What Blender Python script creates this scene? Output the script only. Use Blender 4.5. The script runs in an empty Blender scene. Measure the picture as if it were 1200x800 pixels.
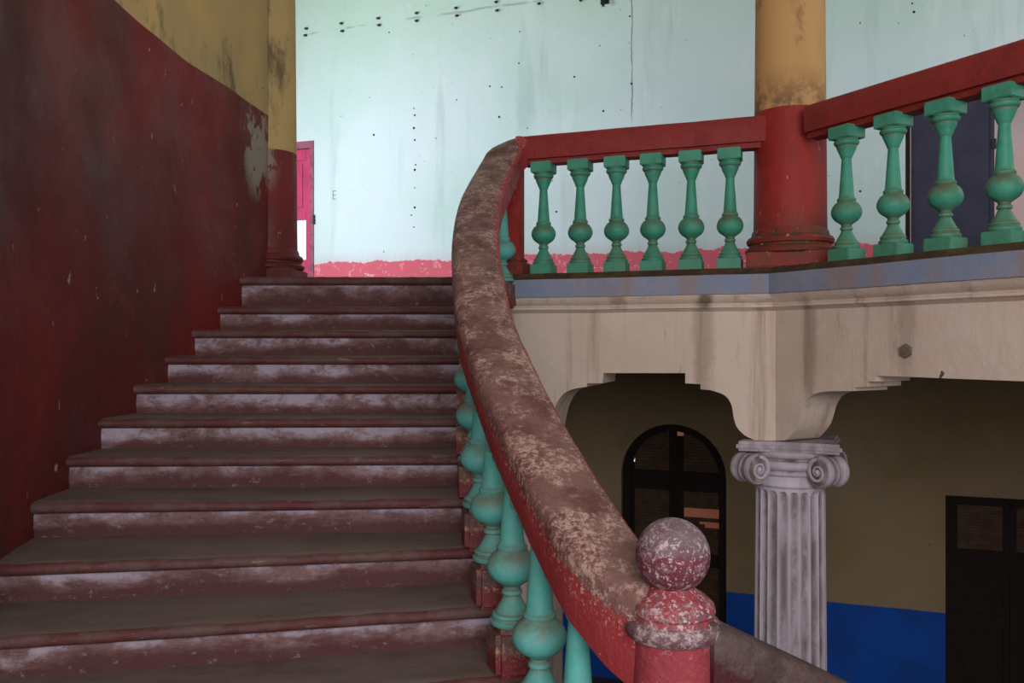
import bpy, bmesh, math, random
from mathutils import Vector, Matrix, noise
random.seed(7)
C = bpy.context.scene.collection
EYE = 1.6
# ------------------------------------------------------------------ camera
cd = bpy.data.cameras.new('camera'); cam = bpy.data.objects.new('camera', cd); C.objects.link(cam)
cam.location = (0, 0, EYE); cam.rotation_euler = (math.pi/2, 0, 0)
cd.sensor_width = 36; cd.lens = 30; cd.clip_start = 0.05
bpy.context.scene.camera = cam
# ------------------------------------------------------------------ world, lights, exposure
sc = bpy.context.scene
w = bpy.data.worlds.new('sky'); sc.world = w; w.use_nodes = True
wn = w.node_tree.nodes; wn['Background'].inputs[0].default_value = (0.86, 0.93, 1.0, 1); wn['Background'].inputs[1].default_value = 1.35
sc.view_settings.view_transform = 'Standard'; sc.view_settings.look = 'None'
sc.view_settings.gamma = 1; sc.view_settings.exposure = 0.0
sc.cycles.use_denoising = True
sc.cycles.max_bounces = 8; sc.cycles.diffuse_bounces = 5
def area(name, loc, target, sx, sy, power, col):
    l = bpy.data.lights.new(name, 'AREA'); l.shape = 'RECTANGLE'; l.size = sx; l.size_y = sy; l.energy = power; l.color = col
    o = bpy.data.objects.new(name, l); C.objects.link(o); o.location = loc
    o.rotation_euler = (Vector(target)-Vector(loc)).to_track_quat('-Z', 'Y').to_euler()
    return o
area('added_light', (6.3, 5.0, 4.6), (1.0, 9.0, 3.4), 1.8, 2.4, 60, (0.93, 0.98, 1.0))  # added lamp on the right for the back wall; no window built here
area('added_light', (-4.4, 7.4, 3.6), (0.8, 9.6, 2.9), 1.6, 2.4, 265, (0.84, 0.93, 1.0))  # added lamp on the left, brightens the back wall without a window
area('added_light', (0.9, -2.9, 2.9), (0.5, 4.5, 1.0), 4.4, 3.0, 330, (0.98, 0.97, 1.0))  # added lamp inside the front opening, lights stairs and rail from the viewer's side

# ------------------------------------------------------------------ helpers
def lin(r, g, b):
    f = lambda c: (c/255/12.92) if c/255 <= .04045 else ((c/255+.055)/1.055)**2.4
    return (f(r), f(g), f(b), 1)
def P(px, D): return Vector(((px-600)/1000*D, D))
def zpx(y, D): return EYE + (400-y)/1000*D

class NT:
    """small node-tree writer"""
    def __init__(s, name):
        s.m = bpy.data.materials.new(name); s.m.use_nodes = True; s.t = s.m.node_tree
        s.b = s.t.nodes['Principled BSDF']; s.g = s.t.nodes.new('ShaderNodeNewGeometry'); s.col = None
        s.tc = s.t.nodes.new('ShaderNodeTexCoord')
        s.pos = s.g.outputs['Position']
    def new(s, k, **kw):
        n = s.t.nodes.new(k)
        for a, v in kw.items(): setattr(n, a, v)
        return n
    def link(s, a, b): s.t.links.new(a, b)
    def put(s, v, inp):
        if isinstance(v, (int, float)): inp.default_value = v
        elif isinstance(v, tuple): inp.default_value = v
        else: s.link(v, inp)
    def math(s, op, a, b=0.0, c=0.0):
        n = s.new('ShaderNodeMath', operation=op); s.put(a, n.inputs[0]); s.put(b, n.inputs[1]); s.put(c, n.inputs[2]); return n.outputs[0]
    def mapped(s, sc=(1, 1, 1), loc=(0, 0, 0), src=None):
        n = s.new('ShaderNodeMapping'); n.inputs['Scale'].default_value = sc; n.inputs['Location'].default_value = loc
        s.link(src or s.pos, n.inputs['Vector']); return n.outputs[0]
    def noise(s, scale, detail=6, rough=.6, st=(1, 1, 1), off=0, dist=0, src=None):
        n = s.new('ShaderNodeTexNoise'); n.inputs['Scale'].default_value = scale; n.inputs['Detail'].default_value = detail
        n.inputs['Roughness'].default_value = rough; n.inputs['Distortion'].default_value = dist
        s.link(s.mapped(st, (off, off*1.7, off*.6), src), n.inputs['Vector']); return n.outputs['Fac']
    def step(s, v, lo, hi, a=0., b=1.):
        n = s.new('ShaderNodeMapRange'); n.interpolation_type = 'SMOOTHSTEP'
        s.put(v, n.inputs[0]); n.inputs[1].default_value = lo; n.inputs[2].default_value = hi
        n.inputs[3].default_value = a; n.inputs[4].default_value = b; return n.outputs[0]
    def mix(s, f, a, b):
        n = s.new('ShaderNodeMix', data_type='RGBA'); s.put(f, n.inputs[0]); s.put(a, n.inputs[6]); s.put(b, n.inputs[7]); return n.outputs[2]
    def attr(s, name):
        n = s.new('ShaderNodeAttribute', attribute_name=name); return n.outputs['Fac']
    def xyz(s, src=None):
        n = s.new('ShaderNodeSeparateXYZ'); s.link(src or s.pos, n.inputs[0]); return n.outputs
    def over(s, f, c): s.col = s.mix(f, s.col, c)
    def end(s, rough=.8, bump=None, bd=.01, spec=.3):
        s.put(s.col, s.b.inputs['Base Color']); s.put(rough, s.b.inputs['Roughness']); s.b.inputs['Specular IOR Level'].default_value = spec
        if bump is not None:
            n = s.new('ShaderNodeBump'); n.inputs['Strength'].default_value = .8; n.inputs['Distance'].default_value = bd
            s.link(bump, n.inputs['Height']); s.link(n.outputs[0], s.b.inputs['Normal'])
        return s.m

M = {}
def plain(name, c, rough=.8, c2=None, scale=6, bd=.004):
    n = NT(name); n.col = c
    if c2: n.over(n.step(n.noise(scale), .4, .65), c2)
    M[name] = n.end(rough, n.noise(40, 4), bd); return M[name]

# mint upper wall, with pink dado (object space: x along, z height above upper floor)
n = NT('mint_wall'); n.col = lin(204, 219, 224); o = n.tc.outputs['Object']
zz = n.xyz(o)[2]; xx = n.xyz(o)[0]
n.over(n.step(n.noise(.6, 4, .5, off=3), .35, .65, 0, .55), lin(178, 208, 200))
n.over(n.math('MULTIPLY', n.step(zz, 1.9, 4.2), .55), lin(172, 206, 172))
n.over(n.step(n.noise(3, 8, .7, (1, 1, .35), 9), .56, .72, 0, .5), lin(214, 226, 224))
n.over(n.step(n.noise(1.3, 5, .6, (2.5, 2.5, .3), 5), .55, .75, 0, .4), lin(150, 172, 168))
n.over(n.step(n.noise(16, 3, .5, off=21), .735, .76, 0, .8), lin(95, 105, 105))
n.over(n.step(n.noise(11, 6, .7, (1, 1, 2.2), 31), .70, .74, 0, .5), lin(130, 120, 120))
n.over(n.step(n.noise(1.1, 4, .6, off=44), .66, .76, 0, .35), lin(222, 168, 200))
# horizontal conduit scar rising with the pegs and one vertical crack
crack = n.math('ABSOLUTE', n.math('SUBTRACT', n.math('ADD', xx, n.math('MULTIPLY', n.noise(5, 4), .05)), 1.445))
n.over(n.math('MULTIPLY', n.math('MULTIPLY', n.step(crack, .003, .012, 1, 0), n.step(zz, 1.6, 2.0)), n.step(n.noise(3, 2, off=2), .3, .5, 0, .8)), lin(105, 120, 120))
scar = n.math('ABSOLUTE', n.math('SUBTRACT', n.math('ADD', zz, n.math('MULTIPLY', n.noise(2, 3), .06)), 3.50))
n.over(n.math('MULTIPLY', n.step(scar, .006, .02, 1, 0), n.step(n.noise(2.2, 3, off=7), .46, .56, 0, .5)), lin(120, 135, 120))
edge = n.math('ADD', zz, n.math('MULTIPLY', n.math('SUBTRACT', n.noise(2.2, 8, .75, (1, 1, .25), 12), .5), .26))
pink = n.step(edge, .515, .525, 1, 0)
pc = n.mix(n.step(n.noise(9, 6, .7, off=2), .56, .62), lin(204, 96, 112), lin(220, 134, 146))
pc = n.mix(n.step(n.noise(14, 5, .7, off=8), .64, .67), pc, lin(222, 214, 214))
n.over(n.step(edge, .52, .66, .4, 0), lin(196, 176, 182))  # pinkish glow painted into the wall colour just above the dado
n.over(pink, pc)
M['mint'] = n.end(.85, n.noise(9, 6, .6), .012)

# stairwell wall: red dado material and ochre material
n = NT('red_plaster'); n.col = lin(120, 32, 28)
n.over(n.step(n.noise(.9, 6, .6, (1, 1, .7), 2), .36, .66, 0, .8), lin(78, 31, 28))
n.over(n.step(n.noise(1.1, 6, .6, (1.4, 1.4, .7), 6), .46, .70, 0, .6), lin(64, 42, 36))
n.over(n.step(n.noise(2.6, 7, .7, (1, 1, 1), 16), .56, .75, 0, .3), lin(124, 74, 68))
chip = n.math('MULTIPLY', n.step(n.noise(12, 4, .6, (1.3, 1.3, .6), 3), .69, .70), n.step(n.noise(1.5, 2, off=5), .42, .55))
n.over(chip, lin(160, 138, 128))
px_ = n.xyz()
# flaked patch beside the column
d = n.new('ShaderNodeVectorMath', operation='DISTANCE'); n.link(n.mapped((1, 1, .62)), d.inputs[0]); d.inputs[1].default_value = (-1.95, 6.5, 3.08*.62)
pm = n.math('MULTIPLY', n.step(d.outputs['Value'], .14, .30, 1, 0), n.step(n.noise(5, 6, .7, (1.1, 1.1, .8), 24), .47, .51))
n.over(n.math('MULTIPLY', pm, .85), lin(150, 142, 124))
M['redwall'] = n.end(n.step(n.noise(2, 4), .3, .7, .45, .75), n.noise(5, 8, .65), .02, .35)

n = NT('ochre_plaster'); n.col = lin(196, 164, 104)
n.over(n.step(n.noise(1.2, 5, .6, (1, 1, .6), 4), .38, .62, 0, .7), lin(168, 148, 108))
n.over(n.step(n.noise(2.2, 7, .7, (1.6, 1.6, .6), 11), .52, .66, 0, .8), lin(92, 78, 58))
n.over(n.step(n.noise(12, 3, .5, off=4), .72, .76, 0, .8), lin(50, 42, 34))
M['ochre'] = n.end(.85, n.noise(7, 7, .65), .012)
n = NT('column_ochre'); n.col = lin(202, 156, 102)
n.over(n.step(n.noise(2.0, 6, .65, (1, 1, .6), 4), .42, .66, 0, .7), lin(182, 140, 92))
n.over(n.step(n.noise(5, 7, .7, (1, 1, .8), 17), .54, .68, 0, .6), lin(118, 90, 66))
zc_ = n.xyz()[2]
n.over(n.math('MULTIPLY', n.step(zc_, 3.1, 3.42, 1, 0), n.step(n.noise(6, 7, .7, off=37), .42, .58, 0, .75)), lin(92, 66, 50))
M['colochre'] = n.end(.8, n.noise(9, 7, .65), .008)
n = NT('column_red'); n.col = lin(158, 44, 38)
n.over(n.step(n.noise(3, 6, .65, (1, 1, .6), 4), .42, .66, 0, .6), lin(126, 34, 32))
n.over(n.step(n.noise(26, 4, .6, (1, 1, .25), 14), .68, .71, 0, .8), lin(214, 140, 128))
n.over(n.step(n.noise(3.5, 6, .7, off=24), .62, .74, 0, .45), lin(172, 100, 104))
n.over(n.math('MULTIPLY', n.attr('dirt'), n.step(n.noise(9, 7, .7, (1, 1, 1.4), 5), .32, .54)), lin(86, 58, 42))
n.over(n.math('MULTIPLY', n.attr('dirt'), n.step(n.noise(30, 5, .7, off=9), .62, .66)), lin(206, 150, 110))
M['colred'] = n.end(.6, n.noise(14, 7, .65), .012)

# rail: painted red with a worn bare top ("wear" per vertex)
def rail_mat(name, red, red2, bare, bare2, chipc, chips=1.0):
    n = NT(name); n.col = red
    n.over(n.step(n.noise(6, 7, .65, (1, 1, .6), 4), .44, .68, 0, .7), red2)
    wv = n.attr('wear')
    wn_ = n.math('ADD', wv, n.math('MULTIPLY', n.math('SUBTRACT', n.noise(40, 8, .8, off=3), .5), 1.1))
    b = n.mix(n.step(n.noise(7, 8, .7, off=8), .40, .62), bare, bare2)
    b = n.mix(n.math('MULTIPLY', n.step(n.noise(48, 9, .85, off=11), .47, .54, 0, .75), n.step(n.noise(6, 7, .75, off=15), .47, .58)), b, chipc)
    n.over(n.step(wn_, .40, .58), b)
    # paint flakes missing along the paint's edge and scattered on the side
    zone = n.math('MULTIPLY', n.step(wv, .02, .35), n.step(wv, .62, .95, 1, 0))
    fl = n.math('MULTIPLY', n.step(n.noise(70, 6, .7, off=31), .565, .585), zone)
    n.over(n.math('MULTIPLY', fl, .85*chips), chipc)
    n.over(n.math('MULTIPLY', n.step(n.noise(55, 5, .6, off=51), .70, .715), .8*chips), chipc)
    M[name] = n.end(n.step(n.noise(12, 4), .3, .7, .42, .7), n.noise(34, 8, .72), .01, .4); return M[name]
rail_mat('railpaint', lin(166, 56, 60), lin(150, 50, 54), lin(128, 92, 84), lin(104, 62, 60), lin(204, 168, 152))
rail_mat('railred', lin(142, 42, 38), lin(118, 36, 32), lin(104, 52, 44), lin(112, 56, 46), lin(196, 130, 118), .35)
rail_mat('darkrail', lin(74, 24, 30), lin(56, 20, 24), lin(92, 72, 68), lin(72, 54, 52), lin(112, 88, 84), .12)
rail_mat('ballpaint', lin(112, 48, 62), lin(94, 44, 56), lin(116, 96, 100), lin(98, 56, 68), lin(204, 182, 184))
rail_mat('newelpaint', lin(156, 58, 66), lin(132, 52, 60), lin(112, 88, 90), lin(100, 54, 64), lin(206, 180, 180))

# turquoise baluster paint
def teal(name, a, b, dirt):
    n = NT(name); n.col = a
    n.over(n.step(n.noise(9, 6, .65, off=4), .42, .66, 0, .7), b)
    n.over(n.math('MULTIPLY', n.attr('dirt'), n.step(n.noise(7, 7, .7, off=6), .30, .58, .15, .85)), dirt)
    n.over(n.step(n.noise(5, 6, .7, (1, 1, .5), 16), .56, .76, 0, .45), dirt)
    n.over(n.step(n.noise(60, 3, .5, off=26), .72, .75, 0, .5), lin(60, 80, 70))
    M[name] = n.end(.55, n.noise(22, 7, .65), .006, .4)
teal('teal', lin(98, 188, 178), lin(84, 172, 160), lin(120, 116, 98))
teal('teal_shaded', lin(66, 154, 128), lin(52, 132, 106), lin(100, 92, 60))  # balcony copy: weaker light put into a darker green, with browner dirt

# steps
n = NT('tread_cement'); n.col = lin(112, 94, 88)
n.over(n.step(n.noise(2.2, 7, .65, (1, 2, 1), 4), .40, .66, 0, .8), lin(94, 78, 70))
n.over(n.step(n.noise(5, 7, .7, (1, 1, 1), 14), .52, .72, 0, .5), lin(118, 92, 88))
M['tread'] = n.end(.7, n.noise(14, 8, .7), .008, .35)
n = NT('nosing_paint'); n.col = lin(88, 44, 42)
n.over(n.step(n.noise(4, 7, .7, (1, 1, 1), 4), .42, .62, 0, .9), lin(96, 72, 66))
n.over(n.step(n.noise(9, 7, .75, (.5, 1, 3), 8), .60, .66, 0, .6), lin(150, 120, 112))
M['nosing'] = n.end(.6, n.noise(18, 8, .7), .014, .4)
n = NT('riser_paint'); n.col = lin(122, 92, 90)
v = n.attr('wear')     # 1 near the top of the riser, where the paint is rubbed white
big = n.noise(1.3, 5, .6, (1, 1, .3), 22)
top = n.math('ADD', v, n.math('MULTIPLY', n.math('SUBTRACT', n.noise(7, 9, .75, (.8, 1, 2), 2), .5), 1.5))
top = n.math('ADD', top, n.math('MULTIPLY', n.math('SUBTRACT', big, .5), 2.0))
n.over(n.step(top, .7, .2), lin(86, 52, 50))
n.over(n.step(n.noise(14, 9, .8, (.6, .6, 1.4), 12), .50, .60, 0, .7), lin(84, 54, 52))
n.over(n.math('MULTIPLY', n.step(top, .5, .95), n.step(n.noise(5, 8, .75, (.7, 1, 1), off=17), .42, .56, 0, .75)), lin(180, 166, 180))
n.over(n.step(n.noise(26, 8, .8, (.7, .7, 1), 52), .58, .64, 0, .6), lin(150, 130, 138))
M['riser'] = n.end(.75, n.noise(16, 8, .7), .014)
M['plinthred'] = rail_mat('plinthred', lin(118, 40, 44), lin(104, 72, 68), lin(112, 82, 76), lin(96, 70, 66), lin(205, 150, 120), .9)

# cream beam and blue band
n = NT('cream_plaster'); n.col = lin(214, 194, 178)
n.over(n.step(n.noise(1.4, 6, .6, off=4), .40, .66, 0, .7), lin(204, 178, 162))
n.over(n.step(n.noise(1.6, 6, .65, (3.2, 3.2, .16), 7), .52, .68, 0, .6), lin(140, 112, 88))
n.over(n.step(n.noise(7, 7, .7, (2, 2, .25), 27), .60, .70, 0, .35), lin(120, 96, 76))
n.over(n.step(n.noise(2.4, 6, .7, (1, 1, .8), 37), .58, .74, 0, .4), lin(206, 200, 200))
n.over(n.step(n.noise(13, 3, .6, (1, 1, .6), 29), .745, .76, 0, .9), lin(60, 48, 42))
for (cx_, cy_, cz_, rx_, kz_, a_) in ((1.27, 5.60, 1.87, .05, .8, .8), (1.27, 5.67, 1.68, .07, .16, .38), (1.84, 5.27, 1.62, .06, .16, .35), (2.16, 4.68, 1.72, .06, .2, .3)):
    d = n.new('ShaderNodeVectorMath', operation='DISTANCE'); n.link(n.mapped((1, 1, kz_)), d.inputs[0]); d.inputs[1].default_value = (cx_, cy_, cz_*kz_)
    dd_ = n.math('ADD', d.outputs['Value'], n.math('MULTIPLY', n.math('SUBTRACT', n.noise(9, 6, .7), .5), .08))
    n.over(n.step(dd_, rx_*.5, rx_*1.4, a_, 0), lin(104, 80, 60))
M['cream'] = n.end(.8, n.noise(9, 8, .65), .01)
n = NT('blue_band'); n.col = lin(126, 136, 160)
n.over(n.step(n.noise(3, 6, .65, (1, 1, 1), 4), .42, .60, 0, .85), lin(142, 142, 156))
n.over(n.step(n.noise(2.2, 7, .7, (2, 2, .3), 9), .46, .62, 0, .85), lin(148, 126, 120))
M['blueband'] = n.end(.75, n.noise(20, 7, .65), .006)
n = NT('ledge_dirt'); n.col = lin(72, 54, 38)
n.over(n.step(n.noise(8, 8, .7), .42, .62, 0, .9), lin(98, 78, 50))
M['ledge'] = n.end(.95, n.noise(30, 8, .7), .02)

# lower wall: olive over a blue dado (object space z = height above lower floor)
n = NT('lower_wall'); n.col = lin(144, 122, 92); zz = n.xyz(n.tc.outputs['Object'])[2]
n.over(n.step(n.noise(.7, 6, .6, off=4), .40, .64, 0, .7), lin(128, 106, 68))
n.over(n.step(n.noise(2.5, 7, .7, off=14), .56, .74, 0, .4), lin(112, 98, 84))
n.over(n.step(n.noise(12, 3, .6, off=19), .73, .75, 0, .7), lin(60, 46, 34))
e = n.math('ADD', zz, n.math('MULTIPLY', n.noise(3, 3), .02))
bl = n.mix(n.step(n.noise(2, 6), .4, .65), lin(0, 74, 168), lin(8, 64, 142))
n.over(n.step(e, 1.108, 1.114, 1, 0), bl)
M['lower'] = n.end(.75, n.noise(8, 7, .6), .008)
n = NT('column_white'); n.col = lin(204, 190, 200)
n.over(n.step(n.noise(4, 7, .65, (2, 2, .3), 4), .46, .68, 0, .6), lin(166, 150, 156))
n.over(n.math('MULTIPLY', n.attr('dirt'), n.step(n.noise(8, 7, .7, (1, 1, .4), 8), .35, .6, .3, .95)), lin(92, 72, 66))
n.over(n.step(n.noise(22, 5, .7, off=8), .66, .70, 0, .6), lin(120, 100, 96))
M['white'] = n.end(.7, n.noise(16, 7, .65), .006)
plain('floorred', lin(110, 72, 62), .6, lin(92, 62, 54), 2)
plain('floorgrey', lin(96, 84, 74), .7, lin(80, 70, 62), 2)
plain('ceiling', lin(206, 208, 198), .9, lin(190, 194, 182), 1)
plain('soffit', lin(140, 124, 92), .9, lin(122, 108, 76), 1)
plain('darkwood', lin(34, 22, 17), .85, lin(26, 17, 13), 8, .003)
plain('louvre', lin(96, 72, 56), .8, lin(78, 58, 44), 9, .003)
plain('navy', lin(52, 52, 74), .6, lin(44, 44, 62), 4, .003)
plain('pinkdoor', lin(190, 58, 102), .6, lin(174, 52, 92), 5, .003)
plain('pinkframe', lin(150, 84, 104), .6, lin(120, 70, 84), 12, .004)
plain('salmon', lin(226, 142, 112), .9, lin(216, 130, 104), 1)
plain('palepink', lin(224, 184, 178), .9, lin(214, 186, 190), 1)
plain('iron', lin(34, 32, 34), .5)
plain('pencil', lin(84, 96, 96), .9)
plain('plaster', lin(176, 166, 148), .9, lin(160, 150, 130), 1)
plain('plug', lin(120, 104, 88), .9, lin(104, 90, 78), 30, .01)

def me(name, bm, mat, parent=None, smooth=False, kind=None):
    m = bpy.data.meshes.new(name); bmesh.ops.recalc_face_normals(bm, faces=bm.faces[:]) if not getattr(bm, 'keep', 0) else None
    bm.to_mesh(m); bm.free()
    for x in (mat if isinstance(mat, (list, tuple)) else [mat]): m.materials.append(M[x])
    if smooth:
        for p in m.polygons: p.use_smooth = True
        try: m.set_sharp_from_angle(angle=smooth if isinstance(smooth, float) else math.radians(40))
        except Exception: pass
    o = bpy.data.objects.new(name, m); C.objects.link(o)
    if parent: o.parent = parent
    if kind: o['kind'] = kind
    return o
def thing(name, label, cat, loc=(0, 0, 0), rz=0, group=None):
    o = bpy.data.objects.new(name, None); C.objects.link(o); o.location = loc; o.rotation_euler = (0, 0, rz)
    o['label'] = label; o['category'] = cat
    if group: o['group'] = group
    return o
def tag(o, label, cat, group=None):
    o['label'] = label; o['category'] = cat
    if group: o['group'] = group
def put(o, loc, rz=0): o.location = loc; o.rotation_euler = (0, 0, rz); return o
def copy(o, parent, loc=None, rz=None, sc=None):
    c = o.copy(); C.objects.link(c); c.parent = parent
    if loc is not None: c.location = loc
    if rz is not None: c.rotation_euler = (0, 0, rz)
    if sc is not None: c.scale = sc
    return c
def box(bm, x0, x1, y0, y1, z0, z1, bev=0, mi=0, rot=None):
    r = bmesh.ops.create_cube(bm, size=1)
    mat = Matrix.Translation(((x0+x1)/2, (y0+y1)/2, (z0+z1)/2)) @ Matrix.Diagonal((x1-x0, y1-y0, z1-z0, 1))
    if rot is not None: mat = rot @ mat
    bmesh.ops.transform(bm, matrix=mat, verts=r['verts'])
    fs = set(f for v in r['verts'] for f in v.link_faces)
    for f in fs: f.material_index = mi
    if bev:
        es = list(set(e for v in r['verts'] for e in v.link_edges))
        bmesh.ops.bevel(bm, geom=es, offset=bev, segments=2, affect='EDGES', clamp_overlap=True)
def lathe(bm, prof, seg=28, cx=0, cy=0, dirt=None, mi=0, cap=True):
    lay = bm.verts.layers.float.get('dirt') or bm.verts.layers.float.new('dirt')
    rings = []
    for i, p in enumerate(prof):
        r, z = p[0], p[1]; dv = p[2] if len(p) > 2 else 0
        ring = []
        for k in range(seg):
            a = 2*math.pi*k/seg
            v = bm.verts.new((cx+r*math.cos(a), cy+r*math.sin(a), z)); v[lay] = dv; ring.append(v)
        rings.append(ring)
    for a, b in zip(rings, rings[1:]):
        for k in range(seg):
            f = bm.faces.new((a[k], a[(k+1) % seg], b[(k+1) % seg], b[k])); f.material_index = mi
    if cap:
        bm.faces.new(list(reversed(rings[0]))); bm.faces.new(rings[-1])
def prism(bm, pts, z0, z1, mi=0):
    a = [bm.verts.new((x, y, z0)) for x, y in pts]; b = [bm.verts.new((x, y, z1)) for x, y in pts]
    n_ = len(pts); fs = [bm.faces.new(a[::-1]), bm.faces.new(b)]
    for i in range(n_): fs.append(bm.faces.new((a[i], a[(i+1) % n_], b[(i+1) % n_], b[i])))
    for f in fs: f.material_index = mi
def catmull(pts, k=8):
    out = []; P_ = [pts[0]] + list(pts) + [pts[-1]]
    P_ = [Vector(p) for p in P_]; P_[0] = 2*P_[1]-P_[2]; P_[-1] = 2*P_[-2]-P_[-3]
    for i in range(1, len(P_)-2):
        for j in range(k):
            t = j/k; a, b, c, d_ = P_[i-1:i+3]
            out.append(.5*((2*b)+(c-a)*t+(2*a-5*b+4*c-d_)*t*t+(3*b-a-3*c+d_)*t**3))
    out.append(P_[-2]); return out
def sweep(bm, path, prof, cap=True):
    """prof: list (side, up, wear); path: 3D points; closed profile; frame stays upright"""
    lay = bm.verts.layers.float.get('wear') or bm.verts.layers.float.new('wear')
    rings = []
    for i, p in enumerate(path):
        t = (path[min(i+1, len(path)-1)]-path[max(i-1, 0)]); h = Vector((t.x, t.y, 0)).normalized(); s = Vector((h.y, -h.x, 0))
        ring = []
        for (a, u, wv) in prof:
            v = bm.verts.new(p+s*a+Vector((0, 0, u))); v[lay] = wv; ring.append(v)
        rings.append(ring)
    m_ = len(prof)
    for a, b in zip(rings, rings[1:]):
        for k in range(m_): bm.faces.new((a[k], a[(k+1) % m_], b[(k+1) % m_], b[k]))
    if cap: bm.faces.new(rings[0][::-1]); bm.faces.new(rings[-1])

# ------------------------------------------------------------------ key lines of the plan
UF = EYE+.477             # upper floor
LF = -2.19                # lower floor
LN = Vector((-.343, -.939)); LD = Vector((.939, -.343))          # left balcony segment: normal into the well, direction
def Lpt(u): D = 6.131/(1+.365*u); return Vector((u*D, D))
RD = Vector((.4846, -.8747)); RN = Vector((-.8747, -.4846))
COR = Lpt(.309)                                                   # corner of the two balcony segments
def Lx(X, o=0): return Vector((X, 6.131-.365*X)) + LN*o
def Rx(X, o=0): return Vector((X, COR.y-1.805*(X-COR.x))) + RN*o
def miter(o):
    # intersection of offset lines
    p = COR+LN*o; q = COR+RN*o
    det = LD.x*(-RD.y)+RD.x*LD.y
    t = ((q.x-p.x)*(-RD.y)+RD.x*(q.y-p.y))/det
    return p+LD*t
COL = Vector((1.85, 5.68))
WD = Vector((.9409, -.3387)); WNn = Vector((-.3387, -.9409)); WRZ = math.atan2(WD.y, WD.x)
W0 = Vector((0, 10.0))
def ws(u): # distance along back wall of image column u
    D = 10/(1+.36*u); return (Vector((u*D, D))-W0).dot(WD)
def wd(u): return 10/(1+.36*u)

# ------------------------------------------------------------------ setting
def wall_with_holes(name, mat, z0, z1, s0, s1, holes, th=.3, zoff=0, arch=None):
    """wall in its own axes: x along, y into the wall, z up from zoff"""
    bm = bmesh.new(); xs = s0
    for (a, b, zb, zt) in sorted(holes):
        box(bm, xs, a, 0, th, z0, z1)
        if zb > z0: box(bm, a, b, 0, th, z0, zb)
        if arch and arch[0] == a:
            r = (b-a)/2; cx = (a+b)/2; N = 20; pts = [(a, z1)] + [(cx-r*math.cos(math.pi*i/N), zt-r+r*math.sin(math.pi*i/N)) for i in range(N+1)] + [(b, z1)]
            for (p, q) in zip(pts[1:-1], pts[2:-1]):
                vs = [bm.verts.new((x, y, z)) for y in (0, th) for x, z in ((p[0], p[1]), (q[0], q[1]), (q[0], z1), (p[0], z1))]
                for idx in ((0, 1, 2, 3), (4, 7, 6, 5), (0, 4, 5, 1), (3, 2, 6, 7)): bm.faces.new([vs[i] for i in idx])
        else: box(bm, a, b, 0, th, zt, z1)
        xs = b
    box(bm, xs, s1, 0, th, z0, z1)
    return me(name, bm, mat)
# upper back wall (z measured from the upper floor)
dA = (ws(-.232)-1.02, ws(-.232)); dB = (ws(.461), ws(.461)+2.1)
wb = wall_with_holes('wall_back', 'mint', -.0, 4.6, -5.2, 7.5, [(dA[0], dA[1], 0, 2.09), (dB[0], dB[1], 0, 2.07)])
put(wb, (W0.x, W0.y, UF), WRZ); wb['kind'] = 'structure'
# lower back wall
aw = (ws(.128), ws(.251)); atop = zpx(497, wd(.19))-LF
dC = (ws(.508), ws(.508)+1.15); ctop = zpx(580, wd(.508))-LF
wl = wall_with_holes('wall_back_lower', 'lower', 0, UF-LF, -5.2, 7.5, [(aw[0], aw[1], 0, atop), (dC[0], dC[1], 0, ctop)], arch=(aw[0],))
put(wl, (W0.x, W0.y, LF), WRZ); wl['kind'] = 'structure'

# curved stair wall, red dado under ochre
wallpts = [(-1.895, 6.78), (-1.93, 6.55), (-1.985, 6.27), (-2.05, 5.94), (-2.12, 5.64), (-2.18, 5.35), (-2.24, 5.05), (-2.28, 4.70), (-2.29, 4.38), (-2.26, 4.02), (-2.16, 3.56), (-2.0, 3.15), (-1.93, 2.75), (-1.86, 2.2), (-1.82, 1.0), (-1.82, -3.0)]
wp = catmull([Vector((a, b, 0)) for a, b in wallpts], 6)
def dado(D): # height of the paint line
    pts = [(8, 1.72), (6.6, 1.77), (6.15, 1.80), (5.6, 1.83), (4.86, 1.94), (4.0, 2.02), (0, 2.1), (-3, 2.1)]
    for (a, za), (b, zb) in zip(pts, pts[1:]):
        if b <= D <= a: return EYE+zb+(za-zb)*(D-b)/(a-b)
    return EYE+2
bm = bmesh.new(); cols = []
for i, p in enumerate(wp):
    zd = dado(p.y)
    zs = [-.3+(zd+.3)*k/10 for k in range(11)] + [zd+(6.6-zd)*k/8 for k in range(1, 9)]
    t = (wp[min(i+1, len(wp)-1)]-wp[max(i-1, 0)]).normalized(); nn = Vector((-t.y, t.x, 0))  # towards the room (+x)
    if nn.x < 0: nn = -nn
    c = []
    for z in zs:
        q = Vector((p.x, p.y, z)); a = .012*noise.noise(q*1.7)+.004*noise.noise(q*6)
        c.append(bm.verts.new(q+nn*a))
    b0 = bm.verts.new((p.x-nn.x*.3, p.y-nn.y*.3, -.3)); b1 = bm.verts.new((p.x-nn.x*.3, p.y-nn.y*.3, 6.6))
    cols.append((c, b0, b1))
for (a, a0, a1), (b, b0, b1) in zip(cols, cols[1:]):
    for k in range(18):
        f = bm.faces.new((a[k], b[k], b[k+1], a[k+1])); f.material_index = 0 if k < 10 else 1
    bm.faces.new((a0, a1, b1, b0)).material_index = 1
    bm.faces.new((a[-1], b[-1], b1, a1)).material_index = 1
for (a, a0, a1) in (cols[0], cols[-1]):
    f = bm.faces.new(a+[a1, a0]); f.material_index = 1
o = me('wall_left', bm, ['redwall', 'ochre'], smooth=True, kind='structure')

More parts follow.
